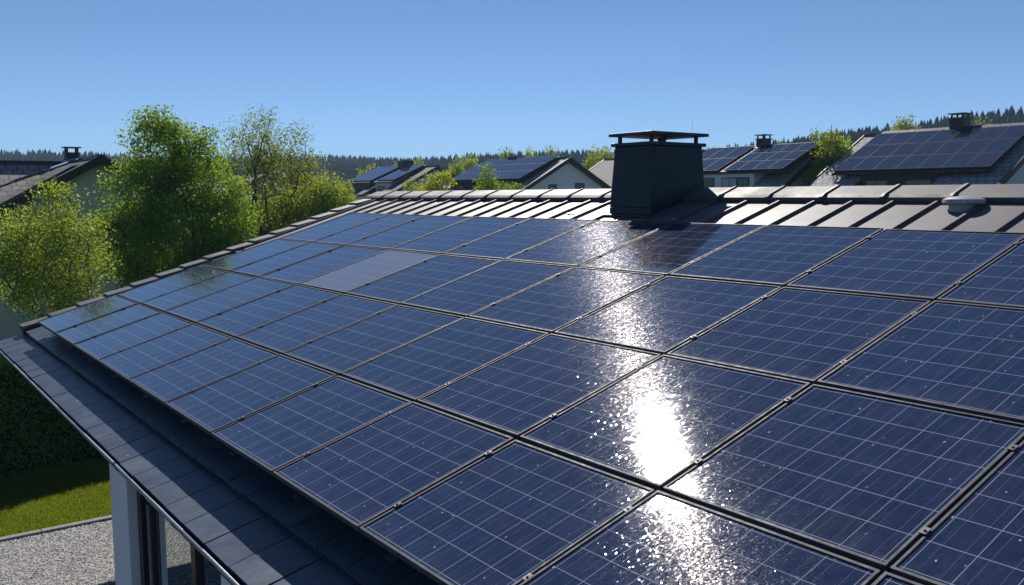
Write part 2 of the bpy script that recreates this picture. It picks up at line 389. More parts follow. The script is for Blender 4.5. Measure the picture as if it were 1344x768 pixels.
# ------------------------------------------------------------ terrain
def sky_y(x):      # skyline of the wooded hills as pixel rows of the photo: used to size the hills in degrees
    return np.interp(x, [-400, 0, 60, 150, 420, 520, 600, 660, 720, 800, 930, 1000, 1060, 1150, 1250, 1344, 1700], [205, 209, 208, 208, 208, 209, 207, 203, 200, 201, 193, 187, 182, 176, 169, 164, 155])
def crest(x): return np.interp(x, [-400, 420, 560, 660, 800, 930, 1700], [680, 680, 600, 420, 420, 330, 300])
def terr(x, y):
    r = np.hypot(x, y); az = np.arctan2(x, np.maximum(y, 1e-3)); az = np.clip(np.where(y <= 0, np.sign(x) * 1.2, az), -1.0, 1.0)
    p = 672 + 1170 * np.tan(az)
    rc = crest(p); top = HC + (257 - sky_y(p)) / 1170 * rc - 7.5
    t = np.clip((r - 110) / (rc - 110), 0, 1.25); sm = np.where(t < 1, t * t * (3 - 2 * t), 1 - (t - 1) * .3)
    wob = 2.0 * np.sin(x * .021 + 1) * np.sin(y * .017) * np.clip((r - 130) / 200, 0, 1)
    return np.maximum(0, top) * sm + wob * sm - .0
def build_terrain():
    az = np.linspace(-math.pi, math.pi, 181); rr = np.concatenate([[0.01], np.linspace(14, 100, 8), np.geomspace(110, 1500, 40), [4000]])
    V = []; F = []
    for r in rr:
        for a in az[:-1]:
            x, y = r * math.sin(a), r * math.cos(a); V.append((x, y, float(terr(np.array(x), np.array(y))) if r < 1600 else 0.))
    n = len(az) - 1
    for i in range(len(rr) - 1):
        for j in range(n): k = (j + 1) % n; F.append((i * n + j, i * n + k, (i + 1) * n + k, (i + 1) * n + j))
    me = bpy.data.meshes.new('ground'); me.from_pydata(V, [], F); me.materials.append(M['ground'])
    me.polygons.foreach_set('use_smooth', [True] * len(F))
    o = bpy.data.objects.new('ground', me); col.objects.link(o); o['kind'] = 'structure'
build_terrain()
b = MB(); b.face([flatpt(-.72, -9, .012), flatpt(18, -9, .012), flatpt(18, 14, .012), flatpt(-.72, 14, .012)]); props(b.build('gravel_path', M['gravel']), kind='structure')
b = MB(); b.face([flatpt(-4.4, -9, .008), flatpt(-.84, -9, .008), flatpt(-.84, 14, .008), flatpt(-4.4, 14, .008)]); props(b.build('lawn', M['ground']), kind='structure')
b = MB()
for i in range(23): b.box(flatpt, -.84, -.72, -9 + i, -8.008 + i, -.1, .05)
props(b.build('kerb', M['concrete'], bevel=.008), kind='structure')
# grass and loose stones where they show
def in_view(p, pad=60):
    d = p - np.array([0, 0, HC]); f_ = d @ np.array(fw); q = (d @ np.array(rt)) / f_ * 1170 + 672; w = 384 - (d @ np.array(up)) / f_ * 1170
    return (f_ > 0) & (q > -pad) & (q < 1344 + pad) & (w > -pad) & (w < 768 + pad)
n = 230000; uu = RNG.uniform(-4.3, -.86, n); s_ = RNG.uniform(-3.5, 4.5, n)
P = np.array([O[0], O[1], 0]) + uu[:, None] * RR + s_[:, None] * SH; P[:, 2] = .008; P = P[in_view(P)][:90000]
n = len(P); a = RNG.uniform(0, 2 * math.pi, n); h = RNG.uniform(.025, .06, n); w = .006
dx = np.stack([np.cos(a), np.sin(a), 0 * a], 1) * w; lean = np.stack([RNG.normal(0, .015, n), RNG.normal(0, .015, n), h], 1)
props(quads_object('grass', np.stack([P - dx, P + dx, P + lean], 1), M['blade'], n=3), 'short mown grass of the lawn between hedge and kerb', 'grass', kind='stuff')
def stones():
    n = 150000; uu = RNG.uniform(-.70, 12, n); s_ = RNG.uniform(-4.2, 3.2, n)
    P = np.array([O[0], O[1], 0]) + uu[:, None] * RR + s_[:, None] * SH; P[:, 2] = .014
    keep = ((uu < 5.0) & in_view(P, 10)) | ((uu > 4.0) & (s_ < -.4) & (s_ > -3.2)); P = P[keep][:60000]; n = len(P)
    octa = np.array([[1, 0, 0], [0, 1, 0], [-1, 0, 0], [0, -1, 0], [0, 0, 1.]]); tri = np.array([[0, 1, 4], [1, 2, 4], [2, 3, 4], [3, 0, 4]])
    sc = RNG.uniform(.010, .021, (n, 1, 3)); an = RNG.uniform(0, 6.28, n); c, s2 = np.cos(an), np.sin(an)
    v = octa[None] * sc * RNG.uniform(.75, 1.25, (n, 5, 1)); v = np.stack([v[..., 0] * c[:, None] - v[..., 1] * s2[:, None], v[..., 0] * s2[:, None] + v[..., 1] * c[:, None], v[..., 2] * .8], -1) + P[:, None]
    me = bpy.data.meshes.new('gravel'); me.vertices.add(n * 5); me.vertices.foreach_set('co', v.reshape(-1).astype('f'))
    f = (tri[None] + (np.arange(n) * 5)[:, None, None]).reshape(-1); k = len(f) // 3
    me.loops.add(k * 3); me.loops.foreach_set('vertex_index', f.astype('i')); me.polygons.add(k)
    me.polygons.foreach_set('loop_start', np.arange(0, k * 3, 3, dtype='i')); me.polygons.foreach_set('loop_total', np.full(k, 3, 'i'))
    me.materials.append(M['stone']); me.update(calc_edges=True); o = bpy.data.objects.new('gravel', me); col.objects.link(o)
    props(o, 'pale grey loose gravel stones beside the glazed wall', 'gravel', kind='stuff')
stones()

# ------------------------------------------------------------ the house under the camera
UL0, UL1, UEND = -1.15, -1.50, 16.0
VR = 6.40                                                       # ridge line
def verge_u(v): return UL0 + (UL1 - UL0) * (v + .2) / 6.2
rz = roofpt(0, VR, hr(VR))[2]; RS = (roofpt(0, VR, hr(VR)) - np.array([O[0], O[1], 0])) @ SH
house = empty('house', flatpt(8, RS, 0), 'house with low dark roof covered in solar panels, in the foreground', 'house')
roof_m = MB()
# deck: front slope and rear slope as one thick slab, metal sheet on top
def Tback(u, s, z): return flatpt(u, RS + s, rz - .5 * 0 - s * math.tan(R_(17.5)) + z)
fl = lambda u, v: hr(v)
ring = lambda vv, off: [roofpt(verge_u(vv) + .03, vv, hr(vv) + off), roofpt(UEND, vv, hr(vv) + off)]
def slab(m, v0, v1, t0, t1):
    (a, b_), (c, d) = ring(v0, t1), ring(v1, t1); (e, f), (g, h_) = ring(v0, t0), ring(v1, t0)
    m.hexa([e, f, h_, g, a, b_, d, c])
slab(roof_m, -.08, 3.40, -.20, -.035)
slab(roof_m, -.48, -.09, -.29, -.10)
roof_m.cur = 1
slab(roof_m, 3.405, VR, -.20, 0.0)
roof_m.cur = 0
roof_m.box(Tback, UL1, UEND, .004, 7.2, -.20, -.01)
# standing seams of the metal sheets
roof_m.cur = 1
seams = [-1.05 + .425 * i for i in range(41) if -1.05 + .425 * i < UEND]
for i, u in enumerate(seams):
    T = lambda a, v, h: roofpt(a, v, hr(v) + h)
    roof_m.box(T, u - .012, u + .012, 3.42, 6.13, -.01, .030)
    # each sheet is a touch higher at its right edge, so the seam stands in its own shade
# slate courses under and in front of the array
roof_m.cur = 3
def course(v0, v1, hb, w, off, jit=.004):
    u = verge_u(v0) + .02 - off
    while u < 14.6:
        a0 = max(u, verge_u(v0) + .02); a1 = u + w - .014
        if a1 - a0 > .05:
            d = random.uniform(-jit, jit); e = random.uniform(-jit, jit); v0j = v0 + random.uniform(-.004, .004)
            c = [roofpt(a0, v0j, hb(v0) - .03), roofpt(a1, v0j, hb(v0) - .03), roofpt(a1, v1, hb(v1) - .05), roofpt(a0, v1, hb(v1) - .05),
                 roofpt(a0, v0j, hb(v0) + d), roofpt(a1, v0j, hb(v0) + e), roofpt(a1, v1, hb(v1) - .022), roofpt(a0, v1, hb(v1) - .022)]
            roof_m.hexa(c)
        u += w
course(-.505, -.06, lambda v: -.266 + .0 * v, .42, .12)
k = 0; v = -.11
while v < 3.38:
    course(v, min(v + .46, 3.40), lambda q, v=v: hr(q) + (.010 if v > 0 else -.012), .36, (.18 if k % 2 else 0) + .05); v += .42; k += 1
roof = roof_m.build('roof', [M['dark_metal'], M['metal_roof'], M['seam'], M['slate']], house)
# ridge caps, each a folded sheet overlapping the next
uj = UL1 - .02; i = 0
while uj < UEND:
    c = MB(); u0, u1 = uj, uj + .665
    for (a0, a1, k0, k1) in ((u0, u1 - .035, .0, .012), (u1 - .035, u1 + .012, .010, .016)):
        def prof(a, k):
            P_ = [roofpt(a, 6.10 - k, hr(6.17) + .004), roofpt(a, 6.10 - k, hr(6.17) + .050 + k), roofpt(a, 6.16 - k, hr(6.2) + .068 + k), roofpt(a, VR, hr(VR) + .080 + k)]
            zt = P_[3]; q = (zt - np.array([O[0], O[1], 0])) @ SH
            P_ += [flatpt(a, q + .30, zt[2] - .075), flatpt(a, q + .33, zt[2] - .20)]
            return P_
        c.prism(prof(a0, k0), prof(a1, k0 if k1 == .012 else k1))
    c.build('ridge_tile', M['ridge'], roof, bevel=.006)
    uj += .66; i += 1
# verge tiles stepping up the left edge
n = 15
for i in range(n):
    v0 = -.12 + i * (6.3 / n); v1 = v0 + 6.3 / n + .05; c = MB()
    e0, e1 = verge_u(v0), verge_u(v1); T = lambda a, v, h: roofpt(a, v, h)
    h0 = hr(v0) + .058; h1 = hr(v1) + .022
    c.hexa([T(e0 - .04, v0, hr(v0) - .14), T(e0 + .30, v0, hr(v0) + .0), T(e1 + .30, v1, hr(v1) + .0), T(e1 - .04, v1, hr(v1) - .14),
            T(e0 - .04, v0, h0), T(e0 + .30, v0, h0), T(e1 + .30, v1, h1), T(e1 - .04, v1, h1)])
    c.build('verge_tile', M['verge'], roof, bevel=.005)
# little flanged vent cap
def vent():
    base = roofpt(9.86, 5.98, hr(5.98)); c = MB(); n = 28
    def rg(r, h): return [base + RR * r * math.cos(t) + SH * r * math.sin(t) * 1.0 + np.array([0, 0, h]) for t in np.linspace(0, 2 * math.pi, n, endpoint=False)]
    st = [(.12, -.05), (.12, .03), (.165, .032), (.172, .045), (.165, .072), (.12, .09), (.05, .098)]
    rs = [rg(*p) for p in st]
    for a, b_ in zip(rs, rs[1:]): c.prism(a, b_, False)
    c.face(rs[-1]); c.build('roof_vent', mat_simple('vent_cap', (.42, .43, .46), .45, .1), roof, smooth=True)
    f = MB()
    for t in (.6, 2.2, 3.7, 5.2):
        p = base + RR * .17 * math.cos(t) + SH * .17 * math.sin(t) + np.array([0, 0, .04]); f = MB(); f.tube([p, p + np.array([0, 0, .025])], .008, 6); f.build('vent_screw', M['alu'], roof)
vent()
# snow guards: small metal tabs on the sheets near the chimney
for (u, v) in ((5.0, 5.55), (6.9, 5.45)):
    c = MB(); T = lambda a, w, h: roofpt(a, w, hr(w) + h); c.box(T, u, u + .13, v, v + .05, .001, .012); c.box(T, u + .03, u + .06, v + .01, v + .02, .012, .02); c.build('snow_guard', M['alu'], roof)
# gutter, half round with a rolled bead, on brackets
def gutter():
    c = MB(); gv = -.486; ctr = lambda u: roofpt(u, gv, -.312)
    U0, U1 = UL0 - .07, UEND; r = .046; prof_o = []; prof_i = []
    for t in np.linspace(math.pi, 2 * math.pi, 11):
        prof_o.append((math.cos(t) * r, math.sin(t) * r)); prof_i.append((math.cos(t) * (r - .004), math.sin(t) * (r - .004)))
    P_ = lambda u, q: ctr(u) + SH * q[0] + np.array([0, 0, q[1]])
    for pr in (prof_o, prof_i):
        for a, b_ in zip(pr, pr[1:]): c.face([P_(U0, a), P_(U1, a), P_(U1, b_), P_(U0, b_)])
    for (a, b_) in ((prof_o[0], prof_i[0]), (prof_o[-1], prof_i[-1])): c.face([P_(U0, a), P_(U1, a), P_(U1, b_), P_(U0, b_)])
    for U in (U0, U1): c.face([P_(U, a) for a in prof_o])
    g = c.build('gutter', M['gutter'], house, smooth=True)
    bd = MB(); pts = [ctr(u) - SH * (r + .004) + np.array([0, 0, .004 + random.uniform(-.0012, .0012)]) for u in np.arange(U0, U1, .6)]; bd.tube(pts, .013, 10); bd.build('gutter_bead', M['bead'], g, smooth=True)
    u = UL0 + .35
    while u < 15.5:
        k = MB(); ro = r + .008
        pr = [(math.cos(t) * ro, math.sin(t) * ro) for t in np.linspace(math.pi * .98, 2 * math.pi, 12)]
        for a, b_ in zip(pr, pr[1:]):
            A0, A1, B1, B0 = P_(u, a), P_(u + .03, a), P_(u + .03, b_), P_(u, b_); q = lambda p, a_: p + (SH * a_[0] + np.array([0, 0, a_[1]])) * .12
            k.hexa([A0, A1, B1, B0, q(A0, a), q(A1, a), q(B1, b_), q(B0, b_)])
        k.build('gutter_bracket', M['dark_metal'], g); u += .78
    # bead joint clip
    for u in (6.2, 11.3):
        k = MB(); k.tube([ctr(u) - SH * (r + .004) + np.array([0, 0, .004]), ctr(u + .06) - SH * (r + .004) + np.array([0, 0, .004])], .016, 10); k.build('gutter_joint', M['gutter'], g)
gutter()
# fascia + soffit
c = MB(); ez = roofpt(0, -.48, -.42)[2]; es = (roofpt(0, -.48, -.42) - np.array([O[0], O[1], 0])) @ SH
c.box(flatpt, UL0 + .02, UEND, es + .05, es + .08, ez - .06, ez + .02)
c.box(flatpt, UL0 + .02, UEND, es + .082, RS + 5.8, ez - .08, ez - .05)
c.build('soffit', M['anthracite'], house)
# walls, columns, glazing
F0 = -.24; D = .17; ZT = ez - .081
c = MB(); c.box(flatpt, 5.12, 5.74, F0, F0 + .30, 0, ZT); c.build('column', M['plaster'], house, bevel=.006)
c = MB()
c.box(flatpt, 8.18, UEND, F0, F0 + .30, 0, ZT)
c.box(flatpt, 5.12, 5.36, F0 + .302, RS + 5.4, 0, ZT)
c.box(flatpt, 5.362, UEND, RS + 5.1, RS + 5.4, 0, ZT)
c.box(flatpt, UEND - .25, UEND, F0 + .302, RS + 5.098, 0, ZT)
c.build('wall', M['plaster'], house)
c = MB(); c.box(flatpt, 5.362, UEND - .252, F0 + .302, RS + 5.09, .02, .06); c.build('room_floor', M['concrete'], house)
W = MB(); gy0, gy1 = F0 + .12, F0 + .20
W.box(flatpt, 5.742, 5.86, gy0 - .04, gy1, .0, ZT - .002)
W.box(flatpt, 5.862, 5.98, gy0 + .01, gy1, .0, ZT - .002)
W.box(flatpt, 7.12, 7.23, gy0, gy1, .0, ZT - .002)
W.box(flatpt, 8.06, 8.177, gy0, gy1, .0, ZT - .002)
for (a, b_) in ((5.982, 7.118), (7.232, 8.058)): W.box(flatpt, a, b_, gy0, gy1, .0, .09); W.box(flatpt, a, b_, gy0, gy1, ZT - .11, ZT - .002)
win = W.build('window', M['anthracite'], house, bevel=.004)
G = MB()
for (a, b_) in ((5.982, 7.118), (7.232, 8.058)): G.box(flatpt, a, b_, gy0 + .035, gy0 + .045, .091, ZT - .111)
G.build('pane', M['glass'], win)
G = MB(); G.box(flatpt, 5.89, 5.96, gy0 - .002, gy0 + .008, .3, ZT - .3); G.build('door_seal', mat_simple('green_grey_trim', (.16, .22, .22), .35), win)

# chimney: tapered metal clad shaft with two lips and four posts under a flat cowl
def chimney():
    u0, u1, v0 = 5.80, 6.50, 5.55
    bs = (roofpt(0, v0, hr(v0)) - np.array([O[0], O[1], 0])) @ SH; zb = roofpt(0, v0, hr(v0))[2]
    s0, s1 = bs, bs + .94; top = HC + .575
    c = MB(); t = .045
    def rect(d, z, ds=None): return [flatpt(u0 + d, s0 + d, z), flatpt(u1 - d, s0 + d, z), flatpt(u1 - d, s1 - d, z), flatpt(u0 + d, s1 - d, z)]
    c.prism(rect(-.01, zb - .35), rect(.005, zb + .10), True); c.prism(rect(.0051, zb + .101), rect(t, top), True)
    ch = c.build('chimney', M['chimney'], house, bevel=.006)
    for (a, b_) in ():
        j = MB(); w_ = .012
        if a: j.prism([flatpt(u0 + a - w_, s0 + .004, zb + .12), flatpt(u0 + a + w_, s0 + .004, zb + .12), flatpt(u0 + a + w_, s0 + .03, zb + .12), flatpt(u0 + a - w_, s0 + .03, zb + .12)], [flatpt(u0 + a - w_, s0 + t - .010, top - .002), flatpt(u0 + a + w_, s0 + t - .010, top - .002), flatpt(u0 + a + w_, s0 + t + .02, top - .002), flatpt(u0 + a - w_, s0 + t + .02, top - .002)])
        else: j.prism([flatpt(u1 - .03, s0 + b_ - w_, zb + .12), flatpt(u1 - .001, s0 + b_ - w_, zb + .12), flatpt(u1 - .001, s0 + b_ + w_, zb + .12), flatpt(u1 - .03, s0 + b_ + w_, zb + .12)], [flatpt(u1 - t - .02, s0 + b_ - w_, top - .002), flatpt(u1 - t + .008, s0 + b_ - w_, top - .002), flatpt(u1 - t + .008, s0 + b_ + w_, top - .002), flatpt(u1 - t - .02, s0 + b_ + w_, top - .002)])
        j.build('cladding_joint', M['chimney'], ch)
    f = MB()      # flashing skirt
    T = lambda a, v, h: roofpt(a, v, hr(v) + h); f.box(T, u0 - .05, u1 + .08, v0 - .06, 6.05, .002, .03); f.build('chimney_flashing', M['chimney'], ch, bevel=.02)
    l = MB(); l.prism(rect(t - .035, top + .001), rect(t - .035, top + .041)); l.build('chimney_collar', M['dark_metal'], ch, bevel=.004)
    for (a, b_) in ((u0 + .07, s0 + .07), (u1 - .11, s0 + .07), (u1 - .11, s1 - .12), (u0 + .07, s1 - .12), ):
        q = MB(); q.box(flatpt, a, a + .035, b_, b_ + .035, top + .042, top + .118); q.build('cowl_post', M['dark_metal'], ch)
    q = MB(); q.tube([flatpt(u0 + .45, s0 + .4, top + .04), flatpt(u0 + .45, s0 + .4, top + .10)], .035, 14); q.build('flue_pipe', M['dark_metal'], ch)
    l = MB(); l.prism(rect(t - .055, top + .119), rect(t - .055, top + .155)); l.build('chimney_cowl', M['dark_metal'], ch, bevel=.003)
    q = MB(); q.tube([flatpt(u0 + .5, s1 - .05, top + .15), flatpt(u0 + .5, s1 - .05, top + .32)], .0015, 5); q.build('lightning_rod', M['alu'], ch)
chimney()

# ------------------------------------------------------------ the solar array
COLS = [0, 1.308, 2.416, 3.67, 4.939, 6.155, 7.333, 8.504, 9.679, 10.822, 12.0, 13.18]
ROWS = [0, 1.077, 2.353, 3.671, 5.065]
ordn = ['first', 'second', 'third', 'fourth', 'fifth', 'sixth', 'seventh', 'eighth', 'ninth', 'tenth', 'eleventh']
rown = ['bottom row along the eave', 'second row above the eave', 'third row above the eave', 'top row beside the metal sheets']
for j in range(4):
    for k in range(11):
        g = .013 if j in (1,) else .010
        u0, u1 = COLS[k] + .010, COLS[k + 1] - .010; v0, v1 = ROWS[j] + (0 if j == 0 else .015), ROWS[j + 1] - .015
        ju, jv, jh = random.uniform(-.004, .004), random.uniform(-.004, .004), [random.uniform(-.003, .003) for _ in range(3)]
        u0 += ju; u1 += ju
        T = lambda a, v, h, u0=u0, v0=v0, jh=jh: roofpt(a, v, h + jh[0] + jh[1] * (a - u0) + jh[2] * (v - v0))
        dusty = (j == 2 and k == 3)
        lab = 'navy solar panel, %s from left, %s' % (ordn[k], rown[j])
        if dusty: lab = 'pale grey dusty solar panel, fourth from the left in the third row'
        if (j, k) == (1, 8): lab = 'solar panel with the blinding sun reflection, ninth from left, second row'
        e = empty('solar_panel', T((u0 + u1) / 2, (v0 + v1) / 2, -.04), lab, 'solar panel', 'solar panels of the foreground roof')
        fr = MB(); w, hgt = .014, .038
        fr.box(T, u0, u1, v0, v0 + w, -hgt, 0); fr.box(T, u0, u1, v1 - w, v1, -hgt, 0)
        fr.box(T, u0, u0 + w, v0 + w, v1 - w, -hgt, 0); fr.box(T, u1 - w, u1, v0 + w, v1 - w, -hgt, 0)
        fr.build('panel_frame', M['frame'], e, bevel=.002)
        gl = MB(); a0, a1, c0, c1 = u0 + w, u1 - w, v0 + w, v1 - w
        eu, ev = .022 / (a1 - a0) * 6, .022 / (c1 - c0) * 6
        gl.face([T(a0, c0, -.006), T(a1, c0, -.006), T(a1, c1, -.006), T(a0, c1, -.006)], [(-eu, -ev), (6 + eu, -ev), (6 + eu, 6 + ev), (-eu, 6 + ev)])
        gl.face([T(a0, c1, -.010), T(a1, c1, -.010), T(a1, c0, -.010), T(a0, c0, -.010)])
        gl.build('cell_sheet', M['cells_dusty'] if dusty else M['cells'], e)
        # clamps gripping the right edge
        for q in (.16, .84):
            cm = MB(); vc = v0 + (v1 - v0) * q + (.05 if q < .5 else -.05)
            cm.box(T, u1 - .005, u1 + .025, vc, vc + .045, .001, .005); cm.box(T, u1 + .004, u1 + .016, vc + .004, vc + .04, -.03, .0012)
            p0 = T(u1 + .010, vc + .022, .005); cm.tube([p0, p0 + N * .006], .006, 8)
            cm.build('panel_clamp', M['clamp'], e)
# mounting rails and roof hooks
for j in range(4):
    for q, nm in ((.14, 'lower'), (.84, 'upper')):
        v = ROWS[j] + (ROWS[j + 1] - ROWS[j]) * q
        e = empty('mounting_rail', roofpt(6, v, -.06), '%s black mounting rail under the %s' % (nm, rown[j]), 'mounting rail', 'rails under the solar array')
        r = MB(); r.box(roofpt, -.02, 13.2, v - .02, v + .02, -.085, -.045); r.build('rail', M['frame_dark'], e)
        for u in np.arange(.35, 13, 1.18):
            hk = MB(); hk.box(roofpt, u, u + .035, v - .016, v + .016, hr(v) + .0, -.086); hk.box(roofpt, u - .02, u + .055, v - .10, v + .10, hr(v) + .016, hr(v) + .023); hk.build('roof_hook', M['alu'], e)

# ------------------------------------------------------------ trees
def leaves(centres, radii, per, size, squash=.75):
    """leaf quads scattered in gaussian clusters"""
    k = len(centres); idx = np.repeat(np.arange(k), per); n = len(idx)
    p = centres[idx] + np.clip(RNG.normal(0, 1, (n, 3)), -1.7, 1.7) * radii[idx][:, None] * np.array([1, 1, squash])
    a = RNG.normal(0, 1, (n, 3)); a /= np.linalg.norm(a, axis=1)[:, None]; b_ = RNG.normal(0, 1, (n, 3)); b_ -= (b_ * a).sum(1)[:, None] * a; b_ /= np.linalg.norm(b_, axis=1)[:, None]
    sz = size * RNG.uniform(.6, 1.25, n)[:, None]
    return np.stack([p - a * sz, p + b_ * sz * .55, p + a * sz, p - b_ * sz * .55], 1)
def clump_points(blobs, n, shell=.45, rng=RNG):
    vol = np.array([b_[3] * b_[4] * b_[5] for b_ in blobs]) ** .8; pick = rng.choice(len(blobs), n, p=vol / vol.sum())
    B = np.array(blobs)[pick]; d = rng.normal(0, 1, (n, 3)); d /= np.linalg.norm(d, axis=1)[:, None]
    r = rng.uniform(shell ** 3, 1, n) ** (1 / 3); r *= rng.uniform(.84, 1.02, n)
    return B[:, :3] + d * r[:, None] * B[:, 3:6]
def branch(m, p0, p1, r0, r1, bend=.15, n=5, sides=6):
    p0, p1 = np.array(p0, float), np.array(p1, float); L = np.linalg.norm(p1 - p0); off = RNG.normal(0, bend * L * .35, 3); pts = []
    for t in np.linspace(0, 1, n): pts.append(p0 + (p1 - p0) * t + off * math.sin(t * math.pi) + np.array([0, 0, -.12 * L * t * (1 - t)]) + RNG.normal(0, .012 * L, 3) * (0 < t < 1))
    m.tube(pts, list(np.linspace(r0, r1, n)), sides, False); return pts
def tree(name, base, blobs, label, cat, leaf, ncl=300, per=60, cr=.22, size=.06, trunk_r=.09, bark='bark', shell=.4, group=None, nbr=70, top=None, stems=1):
    base = np.array(base, float); e = empty(name, base, label, cat, group)
    cl = clump_points(blobs, ncl, shell); t = MB()
    top = np.array(top if top is not None else np.average([b_[:3] for b_ in blobs], axis=0) + [0, 0, max(b_[5] for b_ in blobs) * .5])
    spine = []
    for s_ in range(stems):
        tp = top + (RNG.normal(0, .5, 3) * [1, 1, .3] if stems > 1 else 0); spine += branch(t, base - [0, 0, .1], tp, trunk_r, trunk_r * .18, .10, 9, 8)[2:]
    spine = np.array(spine); limbs = []
    order = RNG.permutation(ncl)[:nbr]
    for i, q in enumerate(order):
        tgt = cl[q]; src = np.concatenate([spine] + ([np.array(limbs)] if limbs else []))
        dist = np.linalg.norm(src - tgt, axis=1) + np.maximum(0, src[:, 2] - tgt[2] + .25) * 2; s0 = src[np.argmin(dist)]
        L = np.linalg.norm(tgt - s0); r0 = min(trunk_r * .5, .007 + .016 * L)
        limbs += branch(t, s0, tgt, r0, .004, .2, 5, 5)[1:]
    t.build('trunk', M[bark], e, smooth=True)
    rad = cr * RNG.uniform(.55, 1.3, ncl); cnt = np.maximum(3, (per * (rad / cr) ** 1.5 * RNG.uniform(.5, 1.4, ncl)).astype(int))
    quads_object('crown', leaves(cl, rad, cnt, size), M[leaf], e); return e

def pxb(x, y, d, wx, wz, wy=None):      # an ellipsoid of the crown: centre on a sight line, radii given in pixels of the photo at that depth
    c = px(x, y, d); k = d / 1170; return (*c, wx * k, (wy or wx) * k, wz * k)
g0 = px(230, 257, 25)
tree('broadleaf_tree', (g0[0], g0[1], 0), [pxb(212, 205, 25, 44, 50), pxb(262, 235, 25.4, 52, 56), pxb(185, 260, 24.6, 48, 60), pxb(240, 300, 25, 78, 66), pxb(290, 285, 25.5, 44, 55), pxb(165, 320, 24.6, 42, 62), pxb(240, 370, 25, 80, 50), pxb(300, 345, 25.3, 38, 50), pxb(210, 163, 25, 21, 22), pxb(252, 186, 25.2, 24, 28)],
     'tall dense green tree, the tallest leafy crown left of the roof', 'tree', 'leaf_green', 700, 120, .19, .046, .11, 'bark_dark', .25)
g0 = px(75, 257, 19)
tree('young_tree', (g0[0], g0[1], 0), [pxb(78, 275, 19, 34, 38), pxb(50, 320, 19, 50, 48), pxb(100, 330, 18.7, 42, 56), pxb(25, 360, 19.2, 45, 50), pxb(80, 385, 19, 58, 40), pxb(20, 300, 19.3, 22, 30)],
     'yellow-green young tree at the left edge before the cream gable', 'tree', 'leaf_yellow', 460, 62, .15, .033, .05, 'bark', .2, top=px(78, 262, 19), nbr=110)
g0 = px(345, 257, 31)
tree('open_tree', (g0[0], g0[1], 0), [pxb(335, 185, 31, 42, 40), pxb(370, 200, 31, 44, 38), pxb(318, 220, 31, 34, 48), pxb(355, 235, 30.7, 54, 40), pxb(400, 222, 31, 28, 26), pxb(340, 155, 31, 24, 14), pxb(335, 285, 31, 52, 40)],
     'airy tree with sparse leaves and bare twigs, right of the tall dense tree', 'tree', 'leaf_olive', 430, 30, .21, .046, .10, 'bark', .1, nbr=230, top=px(338, 185, 31), stems=3)
g0 = px(410, 257, 33)
tree('round_tree', (g0[0], g0[1], 0), [pxb(400, 270, 33, 48, 38), pxb(432, 262, 33, 34, 30), pxb(372, 285, 32.6, 44, 40), pxb(418, 242, 33.2, 24, 16), pxb(440, 285, 33, 30, 22), pxb(340, 310, 32.5, 34, 30)],
     'low round bright green tree against the left verge of the roof', 'tree', 'leaf_yellow', 360, 76, .21, .048, .09, 'bark_dark', .3)
g0 = px(560, 257, 36)
tree('golden_shrub', (g0[0], g0[1], 0), [pxb(576, 242, 36, 20, 17), pxb(565, 255, 36, 26, 12), pxb(582, 232, 36, 10, 9)], 'golden yellow shrub behind the ridge, before the pair of small solar roofs', 'shrub', 'leaf_gold', 130, 30, .13, .05, .05, nbr=25)
g0 = px(543, 257, 37)
tree('pale_shrub', (g0[0], g0[1], 0), [pxb(545, 246, 37, 14, 12), pxb(533, 256, 37, 8, 8)], 'sparse pale green shrub just left of the golden shrub', 'shrub', 'leaf_olive', 50, 20, .13, .045, .04, nbr=25)
g0 = px(645, 257, 34)
tree('dark_shrub', (g0[0], g0[1], 0), [pxb(640, 233, 34, 12, 17), pxb(648, 247, 34, 24, 9), pxb(622, 250, 34, 10, 7), pxb(672, 248, 34, 12, 9), pxb(636, 220, 34, 5, 8)], 'dark green pointed shrub before the solar roof of the white gabled house', 'shrub', 'leaf_green', 120, 26, .12, .042, .04, nbr=30)
g0 = px(1092, 257, 44.3)
tree('birch_tree', (g0[0], g0[1], 0), [pxb(1094, 200, 44.3, 22, 24), pxb(1082, 225, 44.3, 22, 28), pxb(1104, 222, 44.3, 14, 26), pxb(1092, 173, 44.3, 8, 12), pxb(1075, 178, 44.3, 7, 9), pxb(1066, 232, 44, 12, 14)], 'green tree growing between the two tiled houses on the right', 'tree', 'leaf_yellow', 260, 40, .19, .065, .08, 'bark', .2, top=px(1092, 163, 44.3))
